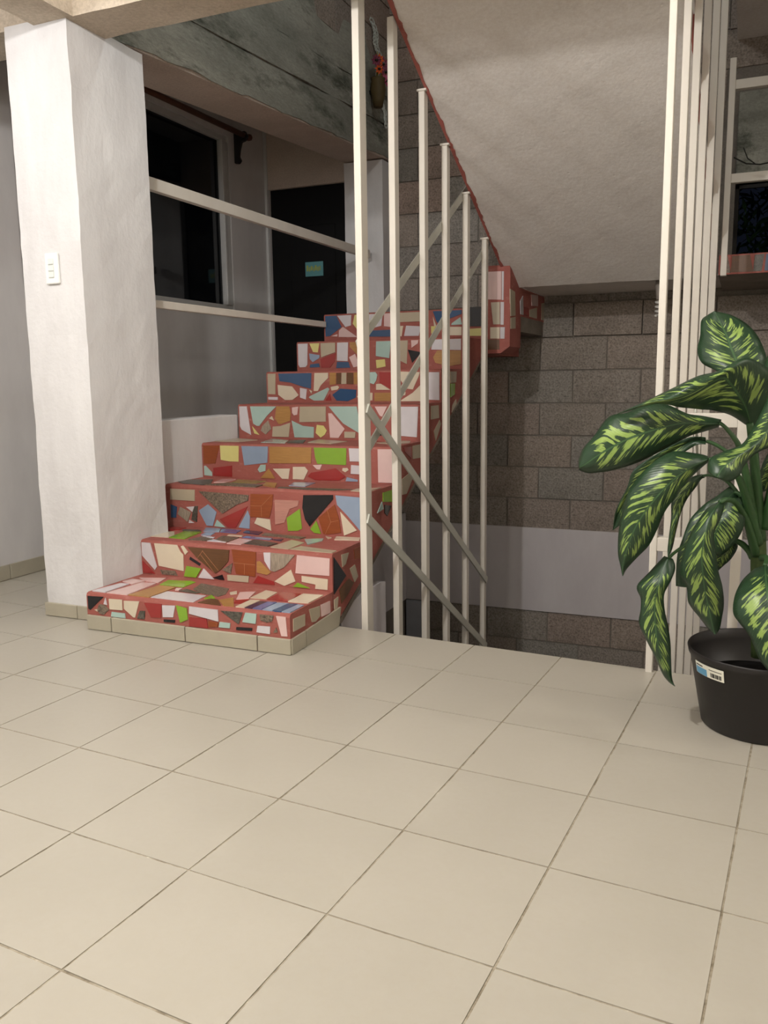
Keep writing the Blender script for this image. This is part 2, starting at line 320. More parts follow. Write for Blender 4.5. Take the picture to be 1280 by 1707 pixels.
# mosaic fragments: colour letter, then u,v millimetres on the face (R risers, T treads, SD side, C curb)
MOSAIC = {
'R1': 'K-853,126,-774,130,-839,74,-857,78 W-765,127,-760,100,-775,102 S-796,100,-768,97,-752,83,-778,61,-799,64,-806,81 C-819,77,-806,80,-806,71 C-749,124,-689,126,-690,87,-748,85 A-740,76,-680,76,-679,58,-745,58 C-682,123,-613,127,-635,65,-643,65,-683,93 D-612,92,-589,94,-593,64,-626,63 R-591,124,-515,126,-521,76,-564,73 W-513,122,-457,126,-468,83,-512,79 K-509,71,-460,74,-462,64,-509,62 G-453,128,-408,121,-406,81,-439,66 W-397,129,-280,128,-279,87,-399,103 R-399,90,-327,92,-323,59,-401,56 O-321,85,-279,82,-283,68,-320,63 A-274,86,-231,86,-234,68,-278,67 D-268,126,-181,129,-198,86 A-170,129,-126,130,-131,94,-183,95 K-207,75,-145,78,-146,68,-209,65 S-115,133,-61,134,-67,109,-87,103,-111,107 W-124,88,-75,90,-77,64,-129,65 S-52,89,-47,74,-63,71 P-51,131,-15,131,-10,63,-33,62',
'T1': 'W-842,18,-822,149,-784,152,-781,16 P-836,176,-826,224,-758,213,-771,152 P-815,250,-711,282,-690,208,-754,214 P-771,8,-751,191,-692,196,-678,10 M-673,12,-662,175,-580,167,-582,13 G-667,185,-681,257,-585,275,-560,265,-556,183 W-578,19,-574,110,-403,107,-391,7 D-538,130,-526,164,-446,134,-460,119 P-570,158,-548,166,-542,135,-557,133 S-505,172,-527,256,-382,224,-347,149,-353,111,-438,130 G-382,66,-386,118,-349,85 N-372,2,-360,74,-332,74,-277,9 M-324,71,-295,119,-225,-1,-267,2 C-347,175,-335,204,-312,169,-327,149 P-270,100,-312,188,-262,216,-236,127 C-236,136,-239,250,-184,237,-173,140 R-250,54,-270,91,-225,113,-220,61 R-168,138,-169,246,-94,249,-84,138 C-83,136,-83,249,4,255,5,142 C-218,-3,-218,110,-183,115,-183,-2 I-182,2,-178,107,-149,109,-154,6 V-150,5,-147,107,-113,111,-115,2 L-112,3,-110,110,-69,115,-75,5 B-71,4,-66,113,-33,116,-41,5 L-38,4,-30,113,5,110,-1,4',
'R2': 'W-852,279,-806,275,-779,174,-789,160,-859,215 R-851,193,-790,135,-867,137,-861,190 C-786,280,-677,274,-661,242,-649,232,-650,166,-769,179 S-765,163,-693,164,-681,133,-756,131 C-648,277,-626,245,-640,232,-659,265 K-617,226,-569,202,-575,193,-621,216 N-625,264,-435,265,-442,221,-473,189,-502,169,-583,223 G-636,188,-567,183,-593,127,-650,128 W-556,184,-510,126,-583,130 K-518,150,-472,166,-463,132,-482,128 S-423,215,-433,172,-471,186 O-424,270,-317,265,-324,170,-409,175,-418,222 T-449,167,-352,170,-356,125,-448,124 M-315,229,-301,232,-256,192,-272,181,-317,187 W-284,266,-254,268,-257,199,-281,234 Q-252,267,-151,266,-198,216,-238,196,-254,198 R-313,174,-244,157,-241,127,-322,125,-334,142 C-170,209,-152,166,-199,131,-241,159 P-142,266,-8,263,-11,198,-151,197 C-125,189,-17,185,-20,127,-70,128,-68,161,-125,167 G-143,162,-92,136,-99,125,-162,128',
'T2': 'C-875,384,-914,477,-829,506,-761,413,-774,387 R-884,535,-916,587,-837,599,-837,546 G-766,385,-789,520,-712,531,-686,379 D-830,560,-752,575,-721,544,-799,524 L-717,552,-758,631,-684,641,-644,561 V-680,638,-577,623,-561,560,-640,562 L-675,475,-697,536,-652,544,-630,480 W-640,429,-654,461,-590,450,-586,431 S-663,372,-652,446,-581,421,-583,373 S-555,389,-586,495,-496,483,-491,391 W-576,375,-570,411,-490,377 C-566,502,-575,532,-504,524,-498,504 P-476,362,-484,461,-415,448,-407,354 V-487,489,-487,520,-357,511,-350,474 D-405,375,-413,462,-285,423,-293,363 I-348,484,-310,511,-298,474 I-540,580,-554,627,-469,618,-454,561 S-436,555,-448,600,-242,574,-248,533 T-275,352,-268,503,-194,471,-189,337 T-185,338,-173,404,-4,370,-6,322 A-227,533,-162,572,-145,528,-163,438 C-178,620,-139,598,-145,573 C-110,562,-133,628,-32,640,-13,585',
'R3': 'T-940,442,-812,442,-815,393,-943,394 B-942,373,-909,363,-917,315,-943,314 Q-893,364,-836,343,-857,299,-907,332 W-860,365,-817,370,-829,345 D-815,371,-800,372,-808,302,-835,311,-828,343 W-847,309,-822,297,-850,295 L-747,382,-705,350,-727,289,-758,289,-795,353 S-791,437,-542,430,-546,407,-599,389,-676,345 A-705,317,-664,286,-719,289 R-549,382,-612,287,-652,287,-691,320 L-550,365,-540,339,-544,287,-598,290 O-533,436,-424,438,-431,386,-445,340,-538,339 C-505,337,-443,332,-439,283,-519,312 F-418,416,-305,417,-310,395,-349,381,-375,323,-419,312 G-301,384,-294,302,-313,292,-359,289,-364,343 K-283,441,-149,447,-149,430,-258,314,-278,342,-289,388 G-227,338,-207,286,-237,288,-255,302 O-143,409,-124,350,-117,296,-177,283,-198,287,-217,351 C-118,381,-47,309,-103,284 L-138,446,-1,441,-3,300,-23,299,-92,372,-132,408',
'T3': 'D-968,720,-994,800,-856,842,-778,711,-779,645,-900,673 P-785,742,-824,870,-755,873,-739,756 H-709,766,-741,866,-586,854,-588,776 S-777,662,-707,749,-525,724,-517,618 M-525,724,-560,811,-498,797,-428,661 L-404,733,-439,842,-345,863,-323,729 D-413,625,-420,692,-95,707,-159,631 T-82,661,-85,727,8,791,10,707,-22,648',
'R4': 'O-976,609,-868,613,-895,526,-981,523 Y-865,612,-765,610,-769,538,-818,538,-864,544 L-750,614,-611,610,-617,537,-738,522 M-604,611,-391,615,-396,540,-605,535 A-984,513,-948,514,-916,485,-915,466,-979,470 R-906,506,-805,519,-806,467,-908,470 A-652,527,-626,528,-628,500,-658,492,-668,505 M-610,511,-579,466,-654,464 C-589,511,-502,514,-511,463,-543,462 C-486,522,-427,524,-411,507,-433,460,-488,460 R-276,522,-227,486,-260,469,-331,457,-376,456,-413,482,-396,499,-319,513 P-387,533,-341,536,-352,514,-367,515 G-380,614,-222,611,-225,537,-364,539,-373,561 W-210,610,-149,611,-149,554,-206,554 C-241,524,-219,525,-213,516,-229,506,-243,513 W-200,538,-145,536,-145,499,-203,500 C-422,466,-391,465,-388,456,-424,458 L-222,485,-170,475,-171,460,-228,466 W-159,486,-139,487,-140,462,-152,463 P-75,609,-6,610,-6,461,-22,456,-74,463',
'T4': 'A-693,997,-766,1231,-625,1134,-557,982 D-557,1000,-618,1136,-558,1181,-476,1002 T-477,1048,-520,1254,-323,1143,-332,996 T-1032,1015,-1007,1217,-793,1133,-816,1004 T-156,1095,-115,1302,-48,1317,-12,1129,-78,1052',
'R5': 'W-975,788,-915,787,-896,638,-948,663,-981,681 A-895,782,-748,782,-805,729,-847,682,-861,683,-881,694 M-747,781,-676,778,-668,747,-673,710,-723,693,-738,694,-757,720 C-774,731,-764,710,-790,720 Q-796,710,-779,669,-812,641,-839,660,-829,683 Y-887,680,-849,639,-876,645 P-660,773,-626,777,-633,739,-651,735,-660,747 T-618,777,-478,779,-480,706,-622,703 T-770,680,-728,683,-672,700,-683,630,-775,631 A-664,710,-604,685,-544,680,-547,629,-651,629 Y-528,691,-493,687,-476,664,-487,644,-509,630,-535,652 A-463,782,-317,781,-297,660,-303,652,-388,698,-426,737 P-466,746,-449,746,-382,673,-415,630,-459,631 T-383,660,-325,659,-328,631,-383,631 C-300,774,-265,776,-266,716,-299,733 P-225,779,-163,780,-188,731,-200,736 K-201,656,-189,647,-208,642 W-108,777,-11,777,-18,639,-110,645',
'R6': 'T-959,951,-910,949,-915,831,-961,833 B-893,946,-700,944,-705,859,-751,869,-822,891,-888,899 C-682,944,-604,940,-605,912,-648,875,-665,847,-689,847 M-596,944,-560,944,-562,880,-597,877 N-557,937,-531,937,-533,881,-558,881 T-528,937,-502,937,-503,881,-531,881 N-498,937,-464,936,-464,880,-500,881 M-461,942,-440,942,-443,879,-461,879 C-899,880,-814,871,-777,826,-814,802,-858,802,-897,829 W-768,864,-729,857,-736,804,-769,814 C-714,853,-697,847,-703,835 W-968,818,-902,817,-902,802,-968,804 A-608,864,-599,856,-634,799,-688,798,-718,814,-712,821 R-596,834,-589,799,-623,798 C-591,867,-552,873,-543,865,-553,853,-587,849 B-537,858,-448,852,-452,813,-496,795,-559,798,-583,827 Y-435,892,-424,887,-425,878,-435,871 A-433,920,-417,936,-343,938,-332,924,-339,896,-352,878,-418,899 R-322,937,-253,936,-254,859,-264,854,-294,873,-321,882 C-339,879,-314,880,-264,850,-340,851 C-445,818,-422,839,-360,836,-361,799,-425,792 M-349,836,-254,836,-265,795,-350,795 C-213,938,-108,934,-115,912,-145,851,-179,856,-214,904 C-207,799,-145,835,-104,873,-87,871,-87,794,-205,794 C-192,838,-182,838,-185,824,-202,820 W-74,933,0,932,-5,799,-75,802',
'R7': 'W-963,1126,-897,1121,-902,987,-913,975,-949,974,-967,988 Y-885,1117,-824,1113,-835,1053,-864,1056 T-817,1115,-727,1115,-728,1052,-777,1038,-815,1026 L-889,1049,-823,1038,-827,1022,-868,1001,-885,1018 B-883,989,-830,994,-825,973,-887,972 R-821,1016,-725,1047,-732,1004,-762,969,-814,970 W-715,1121,-649,1120,-654,1002,-718,1006 B-718,1000,-650,998,-639,967,-724,966 P-609,1040,-583,976,-619,968,-645,1023 M-639,1125,-544,1122,-546,1004,-583,1024,-640,1078 A-483,1120,-398,1115,-408,1013,-486,1026 Y-486,1005,-434,1008,-430,970,-482,961 T-377,1117,-301,1112,-308,980,-342,997,-379,1009 P-282,1110,-242,1113,-244,1086,-280,1064 K-301,1055,-225,1040,-277,986 W-158,1112,-5,1108,-8,1046,-171,1052 M-138,1046,-5,1043,-8,975,-78,964,-148,984,-160,1012',
'R8': 'B-963,1300,-885,1295,-853,1209,-930,1159,-970,1158 W-879,1298,-788,1294,-791,1216,-827,1208 Y-766,1285,-736,1291,-695,1289,-697,1185,-743,1182,-779,1225 P-844,1210,-751,1148,-872,1152,-869,1189 P-922,1158,-880,1169,-880,1155 W-685,1289,-588,1285,-599,1207,-636,1199,-687,1203 P-580,1293,-516,1291,-517,1195,-581,1204 B-677,1182,-520,1183,-520,1144,-677,1148 T-496,1296,-315,1293,-316,1223,-497,1223 C-497,1201,-463,1202,-473,1144,-498,1145 W-445,1202,-354,1195,-369,1143,-458,1145 B-283,1299,-115,1286,-115,1254,-179,1233,-251,1206,-262,1220 C-283,1246,-262,1193,-276,1193 A-122,1237,-112,1197,-176,1196,-172,1206 Y-294,1194,-265,1193,-287,1153,-294,1154 C-193,1187,-115,1184,-115,1138,-193,1140',
'CF': 'K-92,1288,6,1286,3,1182,-91,1185 Y-91,1170,6,1173,3,1131,-91,1133 P25,1473,111,1468,112,1319,26,1325 W114,1467,125,1467,124,1317,115,1317 T54,1307,104,1307,106,1189,68,1190 W108,1307,127,1306,126,1186,109,1187 C51,1175,104,1174,104,1113,52,1115 W107,1174,133,1173,131,1112,108,1113 N27,1111,103,1109,104,1036,28,1038',
'CS': 'T2168,1373,2310,1366,2332,1240,2189,1231 T2195,1222,2338,1234,2341,1171,2197,1164 R2584,1301,2771,1300,2776,1232,2589,1222 W2480,1327,2566,1361,2587,1253,2498,1254 T2794,1294,3058,1320,3064,1241,2799,1230 P2847,1385,3087,1404,3093,1330,2868,1321 T3238,1355,3353,1364,3343,1257,3247,1255',
'SD': 'T20,118,101,114,99,74,19,75 T132,122,211,114,209,78,175,67,150,72 P220,116,291,112,291,68,222,72 T304,107,360,111,349,70,330,60,312,76 K330,265,428,176,323,128 T394,262,457,258,428,220,401,214 T465,194,509,201,536,149,505,133 O503,261,594,264,591,211,510,223 N371,134,452,159,497,133,440,98,386,78 G793,443,893,442,891,391,792,405 A781,407,796,375,732,367 K808,390,880,376,834,339,807,356 T1137,610,1242,612,1234,547,1136,550 R1025,610,1124,611,1123,552,1037,591 T1004,474,1122,497,1141,472,1057,404,1008,406 T1378,785,1484,782,1490,715,1377,713 T1416,656,1497,705,1517,686,1442,610 T1660,946,1757,949,1749,882,1660,880 G1660,876,1734,877,1727,821,1660,809 C1697,771,1749,797,1757,769,1682,734',
}
# leaf stations (left, midrib, right) and petiole paths, millimetres
LEAVES = {
'top': '1322,-20,878 1345,-40,875 1372,-20,877 1276,0,910 1328,-20,910 1388,0,907 1238,20,932 1319,0,938 1391,20,937 1225,40,964 1306,20,969 1380,40,972 1229,60,1006 1294,40,1000 1362,60,1006 1229,80,1043 1280,60,1027 1332,80,1037 1244,90,1058 1269,70,1050 1294,90,1058 1259,80,1066 1259,80,1066 1259,80,1066',
'bent': '1350,-70,778 1362,-100,776 1376,-70,782 1315,-110,803 1348,-140,821 1402,-110,856 1277,-150,816 1332,-180,851 1405,-150,899 1249,-190,820 1313,-220,879 1375,-190,925 1227,-230,824 1294,-260,894 1338,-230,938 1202,-260,828 1247,-290,870 1286,-260,909 1169,-270,836 1197,-300,851 1243,-270,898 1134,-250,832 1156,-280,843 1186,-250,870 1083,-230,816 1094,-260,823 1111,-230,833 1062,-240,810 1062,-240,810 1062,-240,810',
'leftbig': '1288,-100,773 1292,-130,782 1294,-100,791 1252,-130,762 1255,-160,784 1253,-130,801 1227,-160,755 1207,-190,786 1218,-160,808 1180,-180,729 1159,-210,775 1169,-180,831 1132,-190,701 1112,-220,759 1126,-190,833 1097,-190,684 1077,-220,744 1079,-190,811 1045,-180,666 1033,-210,718 1034,-180,800 1016,-170,660 1006,-200,700 997,-170,751 984,-160,655 985,-190,684 969,-160,718 959,-150,661 963,-180,670 956,-150,685',
'leftlow': '1273,-170,695 1273,-200,702 1269,-170,706 1246,-200,670 1243,-230,689 1243,-200,715 1220,-230,641 1215,-260,671 1197,-230,721 1207,-250,618 1192,-280,650 1163,-250,706 1188,-260,591 1169,-290,623 1129,-260,673 1176,-260,566 1143,-290,586 1100,-260,631 1165,-250,534 1120,-280,546 1083,-250,577 1146,-240,491 1104,-270,505 1074,-240,515 1120,-230,459 1094,-260,466 1073,-230,465 1094,-220,425 1088,-250,438 1078,-220,433 1088,-250,412 1088,-250,412 1088,-250,412',
'leftback': '1258,-30,724 1258,-20,732 1257,-30,742 1235,-30,722 1226,-20,732 1222,-30,743 1198,-20,695 1187,-10,710 1187,-20,727 1164,-10,662 1151,0,683 1137,-10,696 1135,0,615 1111,10,634 1078,0,650 1089,10,553 1068,20,582 1061,10,601 1058,20,506 1041,30,531 1032,20,535 1022,40,474 1022,40,474 1022,40,474',
'front': '1433,-270,770 1414,-300,814 1397,-270,863 1421,-300,748 1399,-330,789 1379,-300,817 1396,-330,742 1378,-360,758 1361,-330,778 1368,-360,728 1355,-390,741 1343,-360,750 1350,-390,707 1332,-420,726 1310,-390,737 1342,-420,690 1309,-450,707 1283,-420,724 1324,-430,677 1301,-460,693 1279,-430,700 1308,-440,682 1299,-470,689 1287,-440,691',
'narrow': '1259,-10,636 1255,-20,642 1252,-10,645 1250,-20,632 1235,-30,631 1223,-20,635 1239,-30,613 1222,-40,613 1204,-30,614 1219,-40,582 1201,-50,576 1182,-40,574 1205,-50,543 1196,-60,531 1183,-50,534 1196,-50,498 1188,-60,491 1179,-50,480 1188,-50,450 1184,-60,449 1177,-50,447 1179,-60,429 1179,-60,429 1179,-60,429',
'centre': '1310,-190,600 1302,-220,602 1295,-190,596 1311,-220,587 1291,-250,587 1274,-220,585 1304,-240,561 1280,-270,561 1257,-240,558 1293,-250,530 1274,-280,527 1240,-250,523 1299,-250,487 1270,-280,484 1226,-250,475 1306,-240,442 1273,-270,443 1222,-240,428 1317,-220,397 1278,-250,398 1237,-220,388 1322,-200,351 1286,-230,357 1242,-200,345 1319,-190,312 1294,-220,321 1267,-190,310 1315,-180,281 1302,-210,288 1289,-180,279 1306,-210,274 1306,-210,274 1306,-210,274',
'centreback': '1341,-50,597 1332,-60,608 1320,-50,620 1336,-70,571 1311,-80,585 1291,-70,596 1319,-80,541 1287,-90,556 1261,-80,573 1296,-90,510 1263,-100,526 1231,-90,535 1280,-100,472 1246,-110,480 1215,-100,484 1262,-100,432 1232,-110,432 1205,-100,444 1252,-90,387 1227,-100,390 1203,-90,391 1246,-90,361 1227,-100,360 1204,-90,359',
'rightlow': '1348,-100,601 1323,-120,594 1307,-100,593 1359,-120,572 1316,-140,565 1297,-120,569 1358,-130,534 1306,-150,544 1286,-130,542 1344,-130,497 1295,-150,517 1276,-130,516 1324,-130,469 1292,-150,489 1275,-130,485 1303,-130,451 1296,-150,465 1287,-130,463',
'rightdark': '1345,-10,473 1338,-20,477 1325,-10,478 1346,-20,455 1319,-30,465 1297,-20,466 1332,-30,428 1310,-40,439 1290,-30,447 1315,-30,409 1305,-40,415 1292,-30,420 1302,-40,396 1302,-40,396 1302,-40,396',
'hanging': '1199,-180,449 1191,-200,455 1179,-180,455 1207,-200,430 1179,-220,425 1146,-200,415 1199,-220,402 1173,-240,396 1120,-220,382 1185,-220,368 1167,-240,365 1130,-220,352 1187,-220,330 1166,-240,330 1131,-220,324 1197,-220,286 1169,-240,289 1128,-220,288 1204,-220,245 1176,-240,248 1145,-220,250 1207,-210,193 1186,-230,205 1167,-210,204 1209,-200,155 1200,-220,169 1187,-200,157 1213,-190,132 1209,-210,141 1202,-190,133 1219,-210,130 1219,-210,130 1219,-210,130',
'potfront': '1387,-170,436 1408,-200,452 1432,-170,440 1363,-220,420 1410,-250,431 1461,-220,428 1347,-260,392 1414,-290,405 1485,-260,404 1344,-280,353 1422,-310,369 1494,-280,368 1358,-290,332 1430,-320,337 1499,-290,329 1383,-300,303 1441,-330,300 1501,-300,290 1408,-300,248 1453,-330,252 1498,-300,241 1464,-300,186 1468,-330,197 1476,-300,188',
'rightup': '1423,-40,766 1428,-60,768 1437,-40,766 1405,-50,804 1428,-70,805 1456,-50,804 1390,-60,855 1428,-80,856 1466,-60,855 1384,-60,899 1430,-80,906 1470,-60,905 1394,-50,950 1434,-70,948 1466,-50,941 1436,-60,991 1436,-60,991 1436,-60,991',
'rightside': '1419,10,722 1429,0,719 1440,10,723 1400,20,686 1421,10,683 1443,20,682 1390,30,646 1413,20,640 1433,30,639 1390,40,619 1400,30,615 1415,40,606 1388,40,594 1388,40,594 1388,40,594',
}
PETIOLES = {
'top': '1345,-40,875,6.0 1361,-40,803,8.0 1374,-50,699,11.0 1388,-50,547,14.0',
'bent': '1359,-100,784,9.0 1372,-90,702,11.0 1386,-70,596,14.0 1397,-50,486,17.0',
'leftbig': '1291,-130,785,4.5 1309,-130,769,5.0 1338,-130,727,7.0 1360,-110,645,9.0 1384,-70,520,12.0',
'leftlow': '1273,-200,702,5.0 1304,-200,693,6.0 1339,-170,658,8.0 1367,-120,579,11.0 1392,-60,480,15.0',
'leftback': '1258,-20,732,4.5 1278,-20,725,5.0 1307,-20,707,5.0 1344,-30,674,7.0 1379,-40,576,10.0',
'front': '1414,-300,814,6.0 1425,-200,741,8.0 1423,-100,646,10.0 1408,-60,519,14.0',
'narrow': '1255,-20,642,3.5 1279,-30,644,4.0 1318,-40,628,5.0 1357,-50,569,8.0 1383,-50,485,11.0',
'centre': '1302,-220,602,6.0 1318,-200,606,6.0 1339,-150,590,7.0 1365,-110,540,9.0 1390,-60,449,12.0',
'centreback': '1332,-60,608,5.0 1353,-60,590,7.0 1381,-50,501,10.0',
'rightlow': '1323,-120,594,5.0 1349,-100,586,6.0 1373,-70,519,9.0',
'rightdark': '1341,-20,476,6.0 1362,-30,468,6.0 1383,-50,439,9.0',
'hanging': '1191,-200,455,4.0 1216,-180,477,4.0 1270,-120,503,5.0 1347,-70,482,7.0 1388,-50,439,10.0',
'potfront': '1408,-200,452,5.0 1413,-150,461,6.0 1404,-80,446,9.0',
'rightup': '1428,-60,768,8.0 1421,-50,655,10.0 1404,-50,517,13.0',
'rightside': '1429,0,719,5.0 1436,-20,652,7.0 1415,-50,518,10.0',
'trunk': '1392,-50,532,17.0 1397,-50,440,20.0 1404,-50,330,21.0 1413,-50,180,22.0',
}
# ================================================================ large structure
TH = math.radians(4.1); CT, ST = math.cos(TH), math.sin(TH)
def from_tiles(x, y):
    dx, dy = x-.6865, y-1.4288; return (CT*dx+ST*dy, -ST*dx+CT*dy)
EDGE = lambda x: .357-.0717*x
fl = prism('floor', [(-1.78, -5), (3.4, -5), (3.4, EDGE(3.4)), (-.8, EDGE(-.8)), (-.8, 3.0), (-1.78, 3.0)], lambda u, v, w: (u, v, w), -.14, -.0018, 'floor_grout'); struct(fl)
for j in range(-6, 16):
    for i in range(-9, 11):
        g = .0022; s = .3
        q = [from_tiles(i*s+g+random.uniform(-.0006, .0006), j*s+g+random.uniform(-.0006, .0006)), from_tiles((i+1)*s-g, j*s+g), from_tiles((i+1)*s-g, (j+1)*s-g), from_tiles(i*s+g, (j+1)*s-g)]
        q = clip(q, (-1, 0), 1.772)
        if j >= 5 and q:
            if sum(p[0] for p in q)/len(q) > -.8: q = clip(q, (.0717, 1), .355)
        if j >= 6 and q: q = clip(q, (1, 0), -.802); q = clip(q, (0, 1), 2.95)
        if len(q) < 3 or min(p[1] for p in q) < -2.3 or max(p[0] for p in q) > 2.75: continue
        area = abs(sum(q[k][0]*q[(k+1) % len(q)][1]-q[(k+1) % len(q)][0]*q[k][1] for k in range(len(q))))/2
        if area < .002: continue
        prism('floor_tile', q, lambda u, v, w: (u, v, w), -.01, random.uniform(-.0004, .0004), 'floor_tile', fl)

# room shell
struct(box('wall_rear', (-1.9, -5.12, 0), (3.5, -5, 2.72), 'room_wall'))
struct(box('wall_right', (3.4, -5, 0), (3.52, .1, 2.72), 'room_wall'))
struct(box('ceiling', (-1.78, -5, 2.6), (3.4, .28, 2.72), 'ceiling'))
struct(box('ceiling', (-1.78, .28, 2.6), (-1.16, 3.0, 2.72), 'ceiling'))
struct(box('ceiling', (1.215, .28, 2.74), (3.4, 3.06, 2.9), 'soffit'))
struct(box('ceiling', (-.87, .28, 3.9), (2.3, 3.06, 4.0), 'ceiling'))
# left wall with its window
wl = struct(box('wall_left', (-1.9, -5, 0), (-1.776, .72, 2.6), 'wall_white'))
for a, b in (((-1.9, .72, 0), (-1.776, 2.96, 1.36)), ((-1.9, .72, 2.45), (-1.776, 2.96, 2.6)), ((-1.9, 2.51, 1.36), (-1.776, 2.96, 2.45))): box('wall_panel', a, b, 'wall_white', wl)
bl = struct(box('baseboard_left', (-1.776, -4.9, 0), (-1.769, 2.95, .006), 'floor_grout'))
y = -2.2
while y < 2.9: box('skirting_tile', (-1.776, y+.002, .003), (-1.766, y+.298, .072), 'skirting', bl, .0015, 1); y += .3
win = struct(box('window_1', (-1.85, .72, 1.36), (-1.79, 2.51, 1.395), 'alu'))
for a, b in (((-1.85, .72, 2.415), (-1.79, 2.51, 2.45)), ((-1.85, .72, 1.395), (-1.79, .755, 2.415)), ((-1.85, 2.44, 1.395), (-1.782, 2.51, 2.415)), ((-1.84, 1.60, 1.395), (-1.80, 1.635, 2.415)), ((-1.80, 2.425, 1.395), (-1.77, 2.447, 2.415))): box('window_frame', a, b, 'alu', win, .003, 1)
for a, b in (((-1.826, .755, 1.395), (-1.821, 1.60, 2.415)), ((-1.822, 1.635, 1.395), (-1.817, 2.44, 2.415))): box('pane', a, b, 'glass', win)
box('window_sill', (-1.80, .80, 1.335), (-1.755, 2.53, 1.36), 'wall_white', win, .004)
# wall with the dark door, at the end of the hall
wh = struct(box('wall_hall', (-1.776, 2.955, 2.205), (-.99, 3.06, 2.6), 'pinkish_concrete'))
box('corner_strip', (-1.776, 2.94, 0), (-1.755, 2.96, 2.6), 'alu', wh, .003, 1)
d = struct(box('door_1', (-1.753, 2.985, .0), (-1.13, 3.02, 2.205), 'door_black'))
box('door_panel', (-1.60, 2.979, .15), (-1.26, 2.986, 1.95), 'door_black', d, .002, 1)
box('door_jamb', (-1.776, 2.955, 0), (-1.753, 3.02, 2.205), 'wall_white', d)
box('door_knob', (-1.24, 2.95, .95), (-1.215, 2.985, .98), 'metal_dark', d, .004)
struct(rough_box('column', (-1.159, 2.93, 0), (-.885, 3.06, 2.31), 'white_plaster', (2, 1, 14), .003))

# back wall of the stair well, laid in blocks
YB = 3.06
wb = struct(box('wall_back', (-.89, YB, -1.45), (2.3, YB+.15, 1.42), 'mortar'))
for a, b in (((-.89, YB, 1.42), (1.24, YB+.15, 3.9)), ((1.24, YB, 1.985), (2.3, YB+.15, 3.9)), ((2.1, YB, 1.42), (2.3, YB+.15, 1.985))): box('wall_core', a, b, 'mortar', wb)
box('wall_core', (2.3, YB, -1.45), (3.4, YB+.15, 3.9), 'mortar', wb)
def block_mesh(k):
    bm = bmesh.new(); L, H = .4045, .1975
    v = box_bm(bm, (-L/2, -.009, -H/2), (L/2, .01, H/2))
    rnd = random.Random(k)
    for x in v: x.co += Vector((rnd.uniform(-.002, .002), rnd.uniform(-.0015, .0015), rnd.uniform(-.002, .002)))
    me = bpy.data.meshes.new('block'); bmesh.ops.recalc_face_normals(bm, faces=bm.faces); bm.to_mesh(me); bm.free(); me.materials.append(MAT['block']); return me
BM = [block_mesh(k) for k in range(6)]
def lay(parent, x0, x1, z0, z1, zref, place, skip, off=.347):
    k = math.floor((z0-zref)/.206)
    while zref+k*.206 < z1:
        za = zref+k*.206; zc = za+.103
        j = math.floor((x0-off)/.413)-1
        while True:
            xa = off+j*.413+(.2065 if k % 2 else 0)
            if xa > x1: break
            xb = xa+.413; a, b = max(xa, x0), min(xb, x1); j += 1
            if b-a < .06 or za+.02 < z0 or za+.19 > z1+.03 or skip(a, b, za, za+.206): continue
            o = bpy.data.objects.new('block', random.choice(BM)); COL.objects.link(o); o.parent = parent
            o.matrix_local = place((a+b)/2, zc) @ Matrix.Diagonal(((b-a)/.413, 1, 1, 1))
        k += 1
lay(wb, -.89, 2.3, -.075, 3.5, 1.151, lambda x, z: Matrix.Translation((x, YB-(.016 if 1.15 < z < 1.4 and x > .1 else 0), z)), lambda a, b, c, d: (b > 1.2 and d > 1.45 and c < 2.5) or (a > 1.2 and c > 2.4) or (b < -.8 and d < 1.2))
lay(wb, -.8, 2.3, -1.45, -.634, -.634, lambda x, z: Matrix.Translation((x, YB, z)), lambda a, b, c, d: b < -.6, .42)
box('plaster_band', (-.8, YB-.022, -.634), (2.3, YB, -.073), 'band_white', wb, .004)
box('lintel', (1.24, YB-.03, 1.985), (2.3, YB+.1, 2.46), 'form_concrete', wb, .006)
w2 = struct(box('window_2', (1.24, YB+.09, 1.42), (1.262, YB+.115, 1.985), 'metal_dark'))
box('window_frame', (1.24, YB+.09, 1.42), (2.1, YB+.115, 1.44), 'metal_dark', w2)
box('window_frame', (1.24, YB+.09, 1.965), (2.1, YB+.115, 1.985), 'metal_dark', w2)
# lower left wall of the well, under the first flight
wlo = struct(box('wall_lower_left', (-.92, .42, -1.45), (-.8, YB, -.015), 'mortar'))
box('plaster_band', (-.8, .42, -.634), (-.785, YB-.022, -.02), 'band_white', wlo)
d2 = struct(box('door_2', (-.785, YB-.03, -1.4), (-.64, YB-.008, -.64), 'blue_grey'))
box('door_edge', (-.645, YB-.04, -1.4), (-.62, YB-.008, -.64), 'metal_dark', d2)
struct(box('wall_well_right', (3.4, .1, -1.45), (3.52, YB+.15, 3.95), 'room_wall'))
struct(box('wall_well_front', (-.8, .14, -1.45), (3.4, .19, -.14), 'wall_white'))
struct(box('lower_floor', (-.92, .2, -1.52), (3.4, YB, -1.45), 'stair_concrete'))
struct(prism('wall_under_stairs', [(.40, -1.4), (.40, .03), (.577, .068), (.787, .068), (.83, .06), (.83, -1.4)], lambda u, v, w: (w, u, v), -.09, -.008, 'band_white'))

